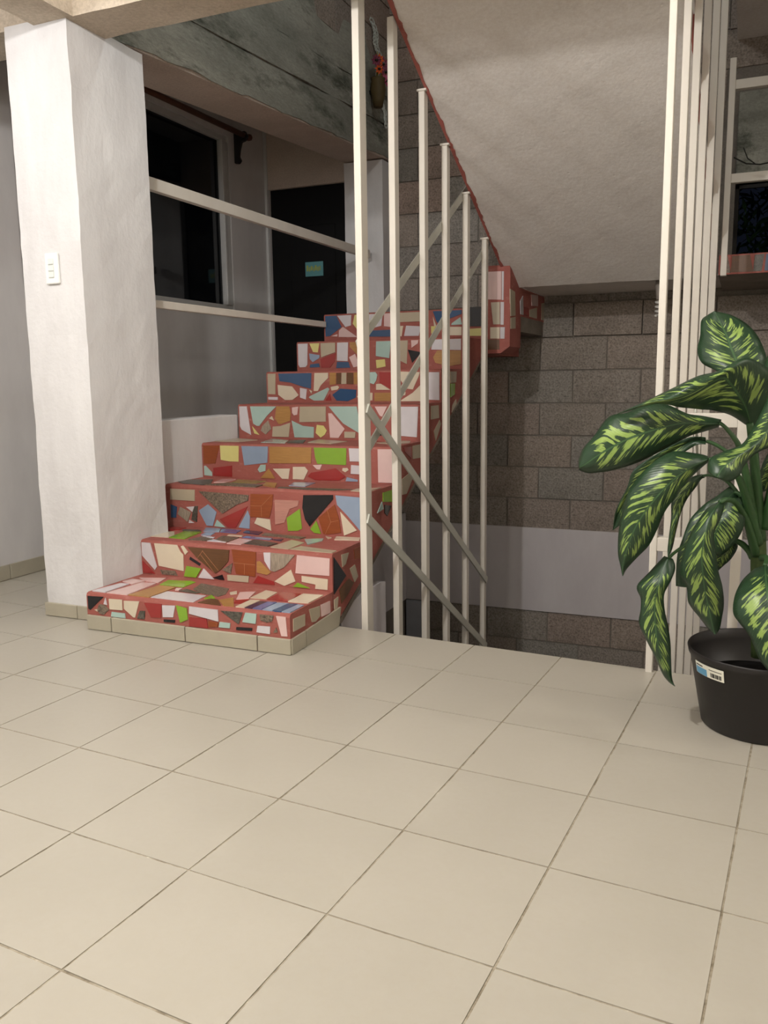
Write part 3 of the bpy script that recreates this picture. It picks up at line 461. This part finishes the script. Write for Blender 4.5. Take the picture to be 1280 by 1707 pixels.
# beams and the pillar they rest on
p = struct(rough_box('pillar', (-1.135, .092, 0), (-.855, .495, 2.15), 'white_plaster', (6, 8, 46), .0042, 5))
bp = struct(box('baseboard_pillar', (-1.138, .086, 0), (-.85, .092, .005), 'floor_grout'))
for a, b in ((-1.141, -.985), (-.981, -.851)): box('skirting_tile', (a, .081, .002), (b, .092, .054), 'skirting', bp, .0015, 1)
box('skirting_tile', (-1.145, .083, .002), (-1.134, .49, .054), 'skirting', bp)
bmx = struct(rough_box('beam', (-1.776, .092, 2.135), (3.4, .285, 2.6), 'beige_plaster', (60, 2, 4), .004, 7))
bmy = struct(rough_box('beam', (-1.0, -5, 2.135), (-.825, .092, 2.6), 'beige_plaster', (2, 50, 4), .004, 7))
def zb(y): return 2.155+.062*(y-.3)
far = struct(prism('beam', [(.285, zb(.285)), (YB, zb(YB)), (YB, zb(YB)+.02), (.285, zb(.285)+.02)], lambda u, v, w: (w, u, v), -1.16, -.878, 'pinkish_concrete'))
lv = [(.0, .2105, 0), (.210, .3865, .006), (.386, .66, .001)]
for a, b, o in lv:
    ny = 44
    bm = bmesh.new(); rows = []
    for i in range(ny+1):
        y = .285+(YB-.285)*i/ny; e = (noise.noise(Vector((y*4, a*9, 0)))*.014+noise.noise(Vector((y*19, a*9, 0)))*.008 if a == 0 else -.01); e2 = noise.noise(Vector((y*6, b*9+3, 0)))*.012+noise.noise(Vector((y*30, b*9+3, 0)))*.006; bow = noise.noise(Vector((y*3, a*5, 7)))*.009
        rows.append([bm.verts.new(q) for q in ((-.872+o+bow, y, zb(y)+a+.008+e), (-.87+o+bow, y, zb(y)+(a+b)/2), (-.873+o+bow, y, zb(y)+b-.004+e2), (-1.16, y, zb(y)+b), (-1.16, y, zb(y)+a+.005))])
    for r, s in zip(rows, rows[1:]):
        for k in range(5): bm.faces.new((r[k], r[(k+1) % 5], s[(k+1) % 5], s[k]))
    bm.faces.new(rows[0]); bm.faces.new(rows[-1][::-1])
    bm_obj('formwork_board', bm, 'form_concrete', far)
ws = struct(box('wall_shaft', (-1.16, .285, 2.82), (-.88, YB, 3.95), 'mortar'))
lay(ws, .3, YB, 2.83, 3.5, 2.835, lambda x, z: Matrix.Translation((-.88, x, z)) @ Matrix.Rotation(math.radians(90), 4, 'Z'), lambda a, b, c, d: False, .6)
struct(box('wall_hall_low', (-1.07, .497, 0), (-.9675, 1.238, .738), 'white_plaster', None, .006))

# second landing: its underside, its mosaic edge and the way to the window
ld = struct(box('landing', (.16, 2.40, 1.405), (1.2, YB, 1.48), 'soffit'))
box('landing_slab', (1.2, 2.2, 1.385), (2.3, YB, 1.478), 'stair_concrete', ld)
x = 1.205
for wdt, c in ((.05, 'S'), (.10, 'N'), (.05, 'D'), (.06, 'B'), (.055, 'W'), (.08, 'P'), (.06, 'R'), (.08, 'T'), (.07, 'G'), (.09, 'C'), (.08, 'L'), (.09, 'O')):
    k = random.uniform(-.01, .01)
    o = prism('mosaic_tile', [(x, 1.394), (x+wdt-.008+k, 1.392), (x+wdt-.008-k, 1.472), (x+.004, 1.470)], lambda u, v, w: (u, 2.2-w, v), -.002, .003, TM[c], ld); o['label'] = TCOL[c]+' tile fragment'; x += wdt
box('grout', (1.2, 2.1985, 1.385), (2.3, 2.201, 1.478), 'red_grout', ld)

# ================================================================ the mosaic staircase
YS = [.0, .318, .639, .923, 1.243, 1.526, 1.865, 2.209, YB]; ZS = [.139, .279, .461, .62, .788, .948, 1.113, 1.285]
SOF = lambda y: max(0, .545*(y-.35))
st = empty('staircase', (-.48, 0, 0)); tag(st, 'concrete staircase faced in broken coloured tiles set in red grout', 'staircase')
steps = []
for i in range(8):
    y0, y1, z = YS[i], YS[i+1]+.004, ZS[i]; xl = -.855 if i < 2 else -.967
    zl = SOF(y0) if i < 7 else 1.035; zr = SOF(y1) if i < 7 else 1.035
    bm = bmesh.new(); outline = [(y0, zl), (y0, z)]
    nseg = 14
    prof = [(y0, z-.012), (y0+.0035, z-.0035), (y0+.012, z)]
    pts = [(y0, zl+.0005)]+prof+[(y1, z), (y1, min(zr, z-.01))]
    if i == 0: pts = [(y0, 0), *prof, (y1, z), (y1, 0)]
    secs = []
    for k in range(nseg+1):
        x = xl+(0-xl)*k/nseg; e = 0 if k in (0,) else noise.noise(Vector((x*9, i*3.1, 0)))*.0035
        secs.append([bm.verts.new((x, yy+(e if n in (2, 3) else 0), zz+(e*.6 if n in (1, 2, 3) else 0))) for n, (yy, zz) in enumerate(pts)])
    for a, b in zip(secs, secs[1:]):
        for n in range(len(pts)): bm.faces.new((a[n], a[(n+1) % len(pts)], b[(n+1) % len(pts)], b[n]))
    bm.faces.new(secs[0]); bm.faces.new(secs[-1][::-1])
    o = bm_obj('step', bm, 'red_grout'); steps.append(o)
    o.parent = st; o.location = (.48, 0, 0)
o = prism('underside', [(.36, .004), (2.2, 1.0), (2.2, .985), (.40, .0)], lambda u, v, w: (w, u, v), -.96, -.004, 'stair_concrete', st); o.location = (.48, 0, 0)
for a, b in ((-.851, -.742), (-.738, -.418), (-.414, -.125), (-.121, .004)):
    o = box('skirting_tile', (a, -.010, .002), (b, .0, .056 if a < -.5 else .055), 'skirting', st, .0015, 1); o.location = (.48, 0, 0)
for (a, b, za, zb_) in ((-.0, .095, .054, .056), (.099, .37, .056, .070)):
    o = prism('skirting_tile', [(a, .002), (b if b < .2 else b-.02, .002), (b, zb_), (a, za)], lambda u, v, w: (w, u, v), -.001, .008, 'skirting', st); o.location = (.48, 0, 0)
curb = prism('curb', [(-.10, 1.035), (.11, 1.035), (.16, 1.07), (.16, 1.478), (.155, 1.50), (.022, 1.50), (.02, 1.285), (-.10, 1.285)], lambda u, v, w: (u, w, v), 2.2, 2.44, 'red_grout', st); curb.location = (.48, 0, 0)
o = prism('curb_back', [(.02, 1.245), (.16, 1.245), (.16, 1.40), (.02, 1.40)], lambda u, v, w: (u, w, v), 2.44, YB, 'red_grout', st); o.location = (.48, 0, 0)
o = prism('landing_beam', [(-.10, 1.16), (.158, 1.16), (.158, 1.245), (-.10, 1.245)], lambda u, v, w: (u, w, v), 2.44, YB, 'stair_concrete', st); o.location = (.48, 0, 0)

def parse(s):
    out = []
    for t in s.split():
        n = list(map(int, t[1:].split(','))); out.append((t[0], [(n[i]/1000, n[i+1]/1000) for i in range(0, len(n), 2)]))
    return out
def cl(v, a, b): return max(a, min(b, v))
for face, data in MOSAIC.items():
    for c, P in parse(data):
        if face[0] == 'R':
            i = int(face[1])-1; xl = -.848 if i < 2 else -.958; zlo = ZS[i-1]+.006 if i else .058
            P = [(cl(u, xl, -.008), cl(v, zlo, ZS[i]-.010)) for u, v in P]; fr = (lambda y: lambda u, v, w: (u, y-w, v))(YS[i]); par = steps[i]
        elif face[0] == 'T':
            i = int(face[1])-1; xl = -.848 if i < 1 else -.958
            P = [(cl(u, xl, -.006), cl(v, YS[i]+.014, YS[i+1]-.004)) for u, v in P]; fr = (lambda z: lambda u, v, w: (u, v, z+w))(ZS[i]); par = steps[i]
        elif face == 'SD':
            cy = sum(p[0] for p in P)/len(P); i = max(k for k in range(8) if YS[k] <= cy+.02); par = steps[i]
            P = [(cl(u, YS[i]+.008, 9), min(v, ZS[i]-.012)) for u, v in P]; P = [(u, max(v, SOF(u)+.006)) for u, v in P]; fr = lambda u, v, w: (w, u, v)
        elif face == 'CF': P = [(cl(u, -.095, .147), cl(v, 1.055, 1.47)) for u, v in P]; fr = lambda u, v, w: (u, 2.2-w, v); par = curb
        elif face == 'CS': P = [(2.215+(u-2.2)*.72, cl(v, 1.10 if u < 2.48 else 1.255, 1.395)) for u, v in P]; fr = lambda u, v, w: (.16+w, u, v); par = curb
        Q = []
        for p in P:
            if not Q or (abs(p[0]-Q[-1][0])+abs(p[1]-Q[-1][1])) > .0015: Q.append(p)
        A = sum(Q[k][0]*Q[(k+1) % len(Q)][1]-Q[(k+1) % len(Q)][0]*Q[k][1] for k in range(len(Q)))/2 if len(Q) > 2 else 0
        if abs(A) < 1e-5: continue
        o = prism('mosaic_tile', Q, fr, -.002, random.uniform(.0022, .0038), TM[c], par); o['label'] = TCOL[c]+' tile fragment'

# pale joints left on the fragments cut from old patterned floor
for i, xa, za, xb, zb2 in [(2, -0.534, 0.386, -0.482, 0.387), (2, -0.482, 0.387, -0.43, 0.435), (2, -0.482, 0.387, -0.482, 0.342), (2, -0.176, 0.385, -0.161, 0.337), (2, -0.161, 0.337, -0.127, 0.345), (2, -0.161, 0.337, -0.187, 0.286), (1, -0.417, 0.217, -0.321, 0.216), (1, -0.369, 0.216, -0.37, 0.175), (1, -0.558, 0.255, -0.486, 0.18), (1, -0.581, 0.225, -0.555, 0.255), (1, -0.567, 0.239, -0.508, 0.173)]:
    A, B = Vector((xa, za)), Vector((xb, zb2)); nn = (B-A).normalized(); nn = Vector((-nn.y, nn.x))*.0006
    prism('joint_line', [(A-nn)[:], (B-nn)[:], (B+nn)[:], (A+nn)[:]], (lambda y: lambda u, v, w: (u, y-w, v))(YS[i]), .002, .0042, MAT['joint'], steps[i])

# ================================================================ flight going up over the well, flight going down
SL = lambda y: 1.40+.477*(2.40-y)
XR = lambda y: 1.072+.045*y
uf = empty('upper_flight', (.6, 2.4, 1.40)); tag(uf, 'upper concrete stair flight rising toward the viewer, pale rough underside', 'staircase')
bm = bmesh.new(); N = 60; NX = 24; rows = []
for i in range(N+1):
    y = 2.40-(2.105)*i/N; row = []
    for k in range(NX+1):
        x = .107+(XR(y)-.107)*k/NX; e = noise.noise(Vector((x*4, y*4, 0)))*.003+noise.noise(Vector((x*25, y*25, 4)))*.0010
        if i == 0: e += noise.noise(Vector((x*18, 0, 9)))*.006
        row.append(bm.verts.new((x, y, SL(y)+e)))
    row.append(bm.verts.new((XR(y), y, SL(y)+.12))); row.append(bm.verts.new((.107, y, SL(y)+.12))); rows.append(row)
n = NX+3
for a, b in zip(rows, rows[1:]):
    for k in range(n): bm.faces.new((a[k], a[(k+1) % n], b[(k+1) % n], b[k]))
bm.faces.new(rows[0]); bm.faces.new(rows[-1][::-1])
o = bm_obj('slab', bm, 'soffit'); o.parent = uf; o.location = -uf.location
for i in range(6):
    y0 = 2.36-.345*i; z = 1.48+.1645*(i+1)
    o = prism('step', [(y0, SL(y0)+.05), (y0, z), (y0-.35, z), (y0-.35, SL(y0-.35)+.05)], lambda u, v, w: (w, u, v), .112, XR(y0)-.004, 'red_grout'); o.parent = uf; o.location = -uf.location
    if i < 5:
        for (a, b, c_, dd, cc) in ((.03, .02, .14, .07, 'W'), (.16, .03, .30, .09, 'P'), (.05, .09, .20, .14, 'S')):
            q = prism('mosaic_tile', [(y0-a, z-b), (y0-c_, z-b-.01), (y0-c_+.01, z-dd), (y0-a-.01, z-dd+.01)], lambda u, v, w: (w, u, v), XR(y0)-.006, XR(y0)-.001, TM[cc], o); q['label'] = TCOL[cc]+' tile fragment'
for side in (0, 1):       # red grout smeared along both lower edges
    bm = bmesh.new(); rows = []; M_ = 130
    for i in range(M_+1):
        y = 2.44-2.14*i/M_; wd = .008+abs(noise.noise(Vector((y*7, side, 0))))*.022+abs(noise.noise(Vector((y*37, side, 3))))*.012
        if side: wd *= .5
        x0 = .1055 if not side else XR(y)+.0015; x1 = x0+wd if not side else x0-wd
        zz = SL(min(y, 2.40))
        rows.append([bm.verts.new((x0, y, zz+.05)), bm.verts.new((x0, y, zz-.005)), bm.verts.new((x1, y, zz-.004)), bm.verts.new((x1, y, zz+.01))])
    for a, b in zip(rows, rows[1:]):
        for k in range(4): bm.faces.new((a[k], a[(k+1) % 4], b[(k+1) % 4], b[k]))
    o = bm_obj('grout_edge', bm, 'red_grout'); o.parent = uf; o.location = -uf.location

lf = empty('lower_flight', (.6, .3, -.165)); tag(lf, 'bare concrete stair flight going down behind the floor edge', 'staircase')
for i in range(7):
    y0 = .30+.30*i; z = -.19-.172*i
    o = box('step', (.116, y0, z-.20), (1.09, y0+.305, z), 'stair_concrete', None, .006); o.parent = lf; o.location = -lf.location

# ================================================================ railings
lr = empty('stair_railing', (.09, .42, -.03)); tag(lr, 'cream square-tube railing between the mosaic stairs and the stair well', 'railing')
def add(par, o): o.parent = par; o.location = -par.location; return o
for y, zt, dy in ((.425, 2.43, .027), (.728, 2.205, .021), (1.052, 2.045, .021), (1.335, 1.905, .020), (1.638, 1.76, .020), (1.955, 1.60, .020)):
    zbot = -.19-.172*max(0, math.floor((y-.3)/.3))
    o = add(lr, box('baluster', (.077, y-dy, zbot), (.1025, y+dy, zt), 'bar', None, .0022, 2))
    if y > .8: q = box('fixing_pin', (.072, y-dy-.006, zt-.002), (.112, y-dy+.016, zt+.006), 'bar'); q.parent = o
def strip(par, x0, x1, a, b, wdt, name='flat_strip'):
    d = Vector((b[0]-a[0], b[1]-a[1])).normalized(); nrm = Vector((-d.y, d.x))*wdt/2; A = Vector(a); B = Vector(b)
    pts = [(A-nrm)[:], (B-nrm)[:], (B+nrm)[:], (A+nrm)[:]]
    return add(par, prism(name, pts, lambda u, v, w: (w, u, v), x0, x1, 'strip', None, .001))
strip(lr, .103, .110, (.415, .80), (1.97, -.183), .037); strip(lr, .103, .110, (.405, .402), (1.97, -.556), .037)
strip(lr, .070, .0765, (.44, .618), (2.09, 1.61), .037); strip(lr, .070, .0765, (.41, 1.02), (1.70, 1.797), .037)
rr_ = empty('well_railing', (1.12, .27, -.1)); tag(rr_, 'row of tall cream bars beside the potted plant, right edge of the stair well', 'railing')
for y, xa, xb in ((.25, 1.1036, 1.1240), (.59, 1.1153, 1.1375), (.90, 1.126, 1.1505), (1.215, 1.1383, 1.1647), (1.53, 1.1538, 1.1815), (1.845, 1.172, 1.201)):
    zbot = -.02 if y < .3 else -.19-.172*math.floor((y-.3)/.3)
    add(rr_, box('baluster', (xa, y, zbot if y > .3 else -.05), (xb, y+.04, 3.3), 'bar', None, .0022, 2))
add(rr_, box('rail', (1.124, .252, .752), (1.33, .285, .792), 'bar', None, .002)); add(rr_, box('rail', (1.124, .252, .380), (1.33, .285, .421), 'bar', None, .002))
add(rr_, box('post', (1.33, .245, 0), (1.358, .29, .792), 'bar', None, .002))
strip(rr_, 1.205, 1.211, (.42, .80), (1.9, -.14), .03)
lg = empty('landing_guard', (1.222, 2.22, 1.478)); tag(lg, 'cream guard rails in front of the upper landing window, top right', 'railing')
add(lg, box('post', (1.208, 2.19, 1.38), (1.236, 2.235, 2.372), 'bar', None, .002))
add(lg, box('rail', (1.236, 2.195, 1.81), (2.3, 2.23, 1.852), 'bar', None, .002)); add(lg, box('rail', (1.236, 2.195, 2.232), (2.3, 2.23, 2.274), 'bar', None, .002))
g1 = box('guard_rail', (-.978, .49, 1.686), (-.948, 2.86, 1.737), 'bar', None, .0025); tag(g1, 'upper white rail running from the white pillar to the back column', 'rail')
g2 = box('guard_rail', (-.978, .49, 1.210), (-.948, 2.2, 1.243), 'bar', None, .0025); tag(g2, 'lower white rail running from the white pillar to the top mosaic step', 'rail')

# ================================================================ small things
sw = box('light_switch', (-1.018, .080, 1.258), (-.958, .092, 1.367), 'plastic_white', None, .004); tag(sw, 'white wall switch with three keys on the front of the pillar', 'switch')
for k in range(3): box('switch_key', (-1.000, .0755, 1.280+k*.023), (-.976, .081, 1.301+k*.023), 'switch_grey', sw, .0015, 1)

cr = empty('curtain_rod', (-1.70, 2.0, 2.45)); tag(cr, 'brown wooden curtain rod above the dark window', 'curtain rod')
add(cr, tube('rod', [(-1.70, 1.0, 2.455), (-1.70, 2.62, 2.465)], .017, 'wood_rod', None, 12))
add(cr, lathe('finial', [(0, -.022), (.02, -.016), (.026, 0), (.02, .016), (0, .022)], (-1.70, 2.635, 2.465), 'wood_rod', None, 16))
for yb_ in (2.585, 1.05):
    b = add(cr, prism('bracket', [(-1.776, 2.49), (-1.69, 2.49), (-1.675, 2.455), (-1.695, 2.43), (-1.72, 2.425), (-1.735, 2.38), (-1.742, 2.34), (-1.728, 2.315), (-1.745, 2.295), (-1.776, 2.30)], lambda u, v, w: (u, w, v), yb_-.012, yb_+.012, 'metal_dark', None, .003))

sg = box('door_sign', (-1.487, 2.968, 1.610), (-1.351, 2.979, 1.707), 'sign_teal', None, .002); tag(sg, 'small teal paper sign with yellow writing on the black door', 'sign')
bm = bmesh.new(); xx = -1.476
for wd, hh in ((.016, .036), (.012, .024), (.018, .030), (.010, .022), (.016, .034), (.013, .024), (.012, .028)):
    box_bm(bm, (xx, 2.9668, 1.642+random.uniform(0, .008)), (xx+wd*.8, 2.9682, 1.648+hh)); xx += wd+.002
bm_obj('lettering', bm, 'sign_yellow', sg)

cf = empty('lamp_bulb', (.903, 2.5, 1.40)); tag(cf, 'white spiral bulb hanging under the landing behind the right bars', 'light bulb')
add(cf, lathe('socket', [(0, 0), (.024, 0), (.026, -.03), (.020, -.075), (.018, -.10), (0, -.10)], (.903, 2.5, 1.408), 'lamp_socket', None, 20))
sp_ = [(.903+.019*math.cos(a*.35), 2.5+.019*math.sin(a*.35), 1.305-.0013*a) for a in range(0, 66)]
add(cf, tube('glass_spiral', sp_, .0062, 'lamp_glass', None, 8))

fv = empty('flower_vase', (-.80, 2.84, 2.62)); tag(fv, 'brown wall vase of orange and purple flowers high on the concrete beam', 'vase')
add(fv, lathe('vase', [(0, 0), (.028, 0), (.036, .04), (.048, .10), (.040, .15), (.046, .165), (.036, .165), (.030, .12), (0, .12)], (-.80, 2.84, 2.60), 'vase', None, 24))
add(fv, box('hook', (-.868, 2.83, 2.68), (-.83, 2.85, 2.70), 'metal_dark'))
def flower(c, mat, r, n=8):
    bm = bmesh.new(); c = Vector(c); nrm = Vector((.75, -.62, -.2)).normalized(); x = nrm.cross(Vector((0, 0, 1))).normalized(); y = nrm.cross(x)
    for k in range(n):
        a = 2*math.pi*k/n; d = x*math.cos(a)+y*math.sin(a); e = x*-math.sin(a)+y*math.cos(a)
        q = [c+d*r*.15, c+d*r*.6+e*r*.24+nrm*.006, c+d*r+nrm*.001, c+d*r*.6-e*r*.24+nrm*.006]
        vs = [bm.verts.new(p+nrm*.0) for p in q]; v2 = [bm.verts.new(p-nrm*.003) for p in q]
        bm.faces.new(vs); bm.faces.new(v2[::-1])
        for i in range(4): bm.faces.new((vs[i], v2[i], v2[(i+1) % 4], vs[(i+1) % 4]))
    f = add(fv, bm_obj('flower', bm, mat)); add_c = lathe('flower_centre', [(0, -.006), (.009, -.004), (.011, 0), (.009, .005), (0, .007)], c+nrm*.004, 'metal_dark', None, 12); add_c.parent = f
for c, m_, r in (((-.77, 2.90, 2.815), 'mauve', .052), ((-.775, 2.80, 2.855), 'orange', .036), ((-.765, 2.84, 2.84), 'purple', .045), ((-.77, 2.79, 2.80), 'orange', .03), ((-.775, 2.76, 2.84), 'purple', .035), ((-.78, 2.94, 2.78), 'mauve', .035)): flower(c, m_, r)
for a, b in (((-.80, 2.84, 2.75), (-.77, 2.95, 2.92)), ((-.80, 2.84, 2.75), (-.78, 2.98, 2.86)), ((-.80, 2.82, 2.74), (-.775, 2.78, 2.90))):
    A, B = Vector(a), Vector(b); M2 = (A+B)/2+Vector((.01, .012, 0)); M3 = (A+B)/2-Vector((-.01, .016, 0)); bm = bmesh.new()
    vs = [bm.verts.new(p) for p in (A, M2, B, M3)]; bm.faces.new(vs)
    r_ = bmesh.ops.extrude_face_region(bm, geom=list(bm.faces)); bmesh.ops.translate(bm, verts=[v for v in r_['geom'] if isinstance(v, bmesh.types.BMVert)], vec=(-.003, 0, 0))
    add(fv, bm_obj('leaf', bm, 'yellow_leaf'))
fv.location = fv.location + Vector((-.012, -.135, -.045))
lc = empty('lace_garland', (-.86, 2.85, 3.05)); tag(lc, 'white lace ribbon draped down the concrete wall beside the flower vase', 'garland')
bm = bmesh.new(); pth = [Vector((-.862, 2.73+.025*math.sin(k*.9)+k*.015, 3.06-.022*k)) for k in range(11)]
tube_bm(bm, pth, .008, 6)
for k, p in enumerate(pth):
    ring = [p+Vector((.006, .036*math.cos(a*.785), .018*math.sin(a*.785))) for a in range(9)]; tube_bm(bm, ring, .0042, 5)
add(lc, bm_obj('ribbon', bm, 'lace'))
bm = bmesh.new(); pth = [Vector((-.862, 2.80+.016*k+.012*math.sin(k*2), 2.76-.026*k+.01*math.cos(k))) for k in range(10)]
tube_bm(bm, pth, .007, 6)
for k, p in enumerate(pth):
    ring = [p+Vector((.004, .022*math.cos(a*.785), .02*math.sin(a*.785))) for a in range(9)]; tube_bm(bm, ring, .004, 5)
add(lc, bm_obj('ribbon_end', bm, 'lace'))

# night garden outside both windows
def bush(name, c, n, spread, label, group=None, size=.09):
    bm = bmesh.new(); c = Vector(c)
    tube_bm(bm, [c-Vector((0, 0, spread[2])), c], .03, 6)
    rnd = random.Random(n)
    for _ in range(n):
        p = c+Vector((rnd.gauss(0, spread[0]), rnd.gauss(0, spread[1]), rnd.gauss(0, spread[2]*.5)))
        a = Vector((rnd.uniform(-1, 1), rnd.uniform(-1, 1), rnd.uniform(-1, 1))).normalized(); b = a.orthogonal().normalized()
        s = size*rnd.uniform(.6, 1.3); q = [p-a*s, p+b*s*.3, p+a*s, p-b*s*.3]; bm.faces.new([bm.verts.new(v) for v in q])
    o = bm_obj(name, bm, 'dark_leaf'); tag(o, label, 'tree', group)
bush('tree', (-3.6, 2.6, 2.2), 900, (.35, .7, .8), 'dark leafy tree in the night garden outside the left window')
bush('shrub', (1.80, 3.95, 1.80), 2600, (.45, .18, .55), 'dark green shrub outside the upper landing window', None, .05)
tp = empty('hanging_twig', (1.30, 2.30, 1.9)); tag(tp, 'thin dark twig poking out above the upper landing rail', 'plant')
add(tp, tube('stem', [(1.245, 2.15, 1.915), (1.30, 2.15, 1.882), (1.36, 2.15, 1.872), (1.46, 2.16, 1.885)], .0035, 'twig', None, 6))
add(tp, tube('side_stem', [(1.285, 2.15, 1.955), (1.305, 2.15, 1.905), (1.34, 2.15, 1.876)], .0028, 'twig', None, 6))

# ================================================================ potted plant
PC = (1.415, -.06)
pot = empty('plant_pot', (PC[0], PC[1], 0)); tag(pot, 'black plastic plant pot with a white price sticker on the tiled floor', 'pot')
add(pot, lathe('pot_body', [(0, .001), (.132, .001), (.137, .006), (.171, .186), (.175, .188), (.178, .203), (.1765, .2065), (.174, .205), (.167, .18), (.152, .10), (0, .10)], (PC[0], PC[1], 0), 'black_plastic', None, 72))
add(pot, lathe('soil', [(0, .128), (.06, .138), (.12, .128), (.157, .120), (.155, .11), (0, .11)], (PC[0], PC[1], 0), 'soil', None, 40))
def on_pot(deg, z, off=.0008):
    r = .137+(.171-.137)*(z-.006)/.18+off; a = math.radians(deg); return Vector((PC[0]+r*math.cos(a), PC[1]+r*math.sin(a), z))
def decal(name, d0, d1, z0, z1, mat, off, parent, n=8, tilt=0):
    bm = bmesh.new(); rows = []
    for k in range(n+1):
        d = d0+(d1-d0)*k/n; t = tilt*k/n
        rows.append([bm.verts.new(on_pot(d, z0+t, off)), bm.verts.new(on_pot(d, z1+t, off)), bm.verts.new(on_pot(d, z1+t, off-.0007)), bm.verts.new(on_pot(d, z0+t, off-.0007))])
    for a, b in zip(rows, rows[1:]):
        for k in range(4): bm.faces.new((a[k], a[(k+1) % 4], b[(k+1) % 4], b[k]))
    bm.faces.new(rows[0]); bm.faces.new(rows[-1][::-1]); return bm_obj(name, bm, mat, parent)
stk = add(pot, decal('price_sticker', 206, 240, .150, .181, 'sticker', .0010, None, 10, .001))
decal('blue_print', 207, 222, .151, .169, 'sticker_blue', .0015, stk, 5)
for k in range(9): decal('barcode_line', 226.5+k*1.25, 227.1+k*1.25+.25*(k % 3), .155, .166, 'ink', .0016, stk, 1)
decal('print_line', 208, 217, .1725, .1755, 'ink', .0016, stk, 3); decal('print_line', 225, 238, .1725, .1742, 'ink', .0016, stk, 4)

pl = empty('dieffenbachia', (PC[0], PC[1], .15)); tag(pl, 'leafy houseplant with drooping dark green leaves mottled yellow green', 'plant')
def P3(s): return [Vector([float(v)/1000 for v in t.split(',')]) for t in s.split()]
tocam = None
for name, data in LEAVES.items():
    V = P3(data); L, C, R = V[0::3], V[1::3], V[2::3]; n = 5
    L, C, R = crom(L, n), crom(C, n), crom(R, n); bm = bmesh.new(); uvl = bm.loops.layers.uv.new('UVMap'); grid = []; uvs = {}
    lens = [0]
    for a, b in zip(C, C[1:]): lens.append(lens[-1]+(b-a).length)
    K = 6; view = (Vector((1.34, -2.35, .9))-C[len(C)//2]).normalized()
    for i in range(len(C)):
        row = []; u = lens[i]/lens[-1]; wl_, wr = (L[i]-C[i]).length, (R[i]-C[i]).length
        for k in range(-K, K+1):
            t = k/K; E_ = L[i] if t < 0 else R[i]; a = abs(t)
            p = C[i].lerp(E_, a)+view*((wl_ if t < 0 else wr)*.16*math.sin(math.pi*a)) + view*.0025*math.sin(u*38+k)*a
            v = bm.verts.new(p); row.append(v); uvs[v] = (u, t*.5+.5)
        grid.append(row)
    for a, b in zip(grid, grid[1:]):
        for k in range(2*K):
            f = bm.faces.new((a[k], a[k+1], b[k+1], b[k]))
            for lp in f.loops: lp[uvl].uv = uvs[lp.vert]
    bmesh.ops.remove_doubles(bm, verts=bm.verts, dist=.00002)
    o = bm_obj('leaf', bm, 'leaf', None, True); md = o.modifiers.new('thickness', 'SOLIDIFY'); md.thickness = .0014; md.offset = 0; add(pl, o)
for name, data in PETIOLES.items():
    rows = [list(map(float, t.split(','))) for t in data.split()]; pts = crom([Vector(r[:3])/1000 for r in rows], 6); rd = crom([Vector((r[3]/1000, 0, 0)) for r in rows], 6)
    add(pl, tube('stem' if name == 'trunk' else 'petiole', pts, [q.x for q in rd], 'trunk' if name == 'trunk' else 'petiole', None, 10))
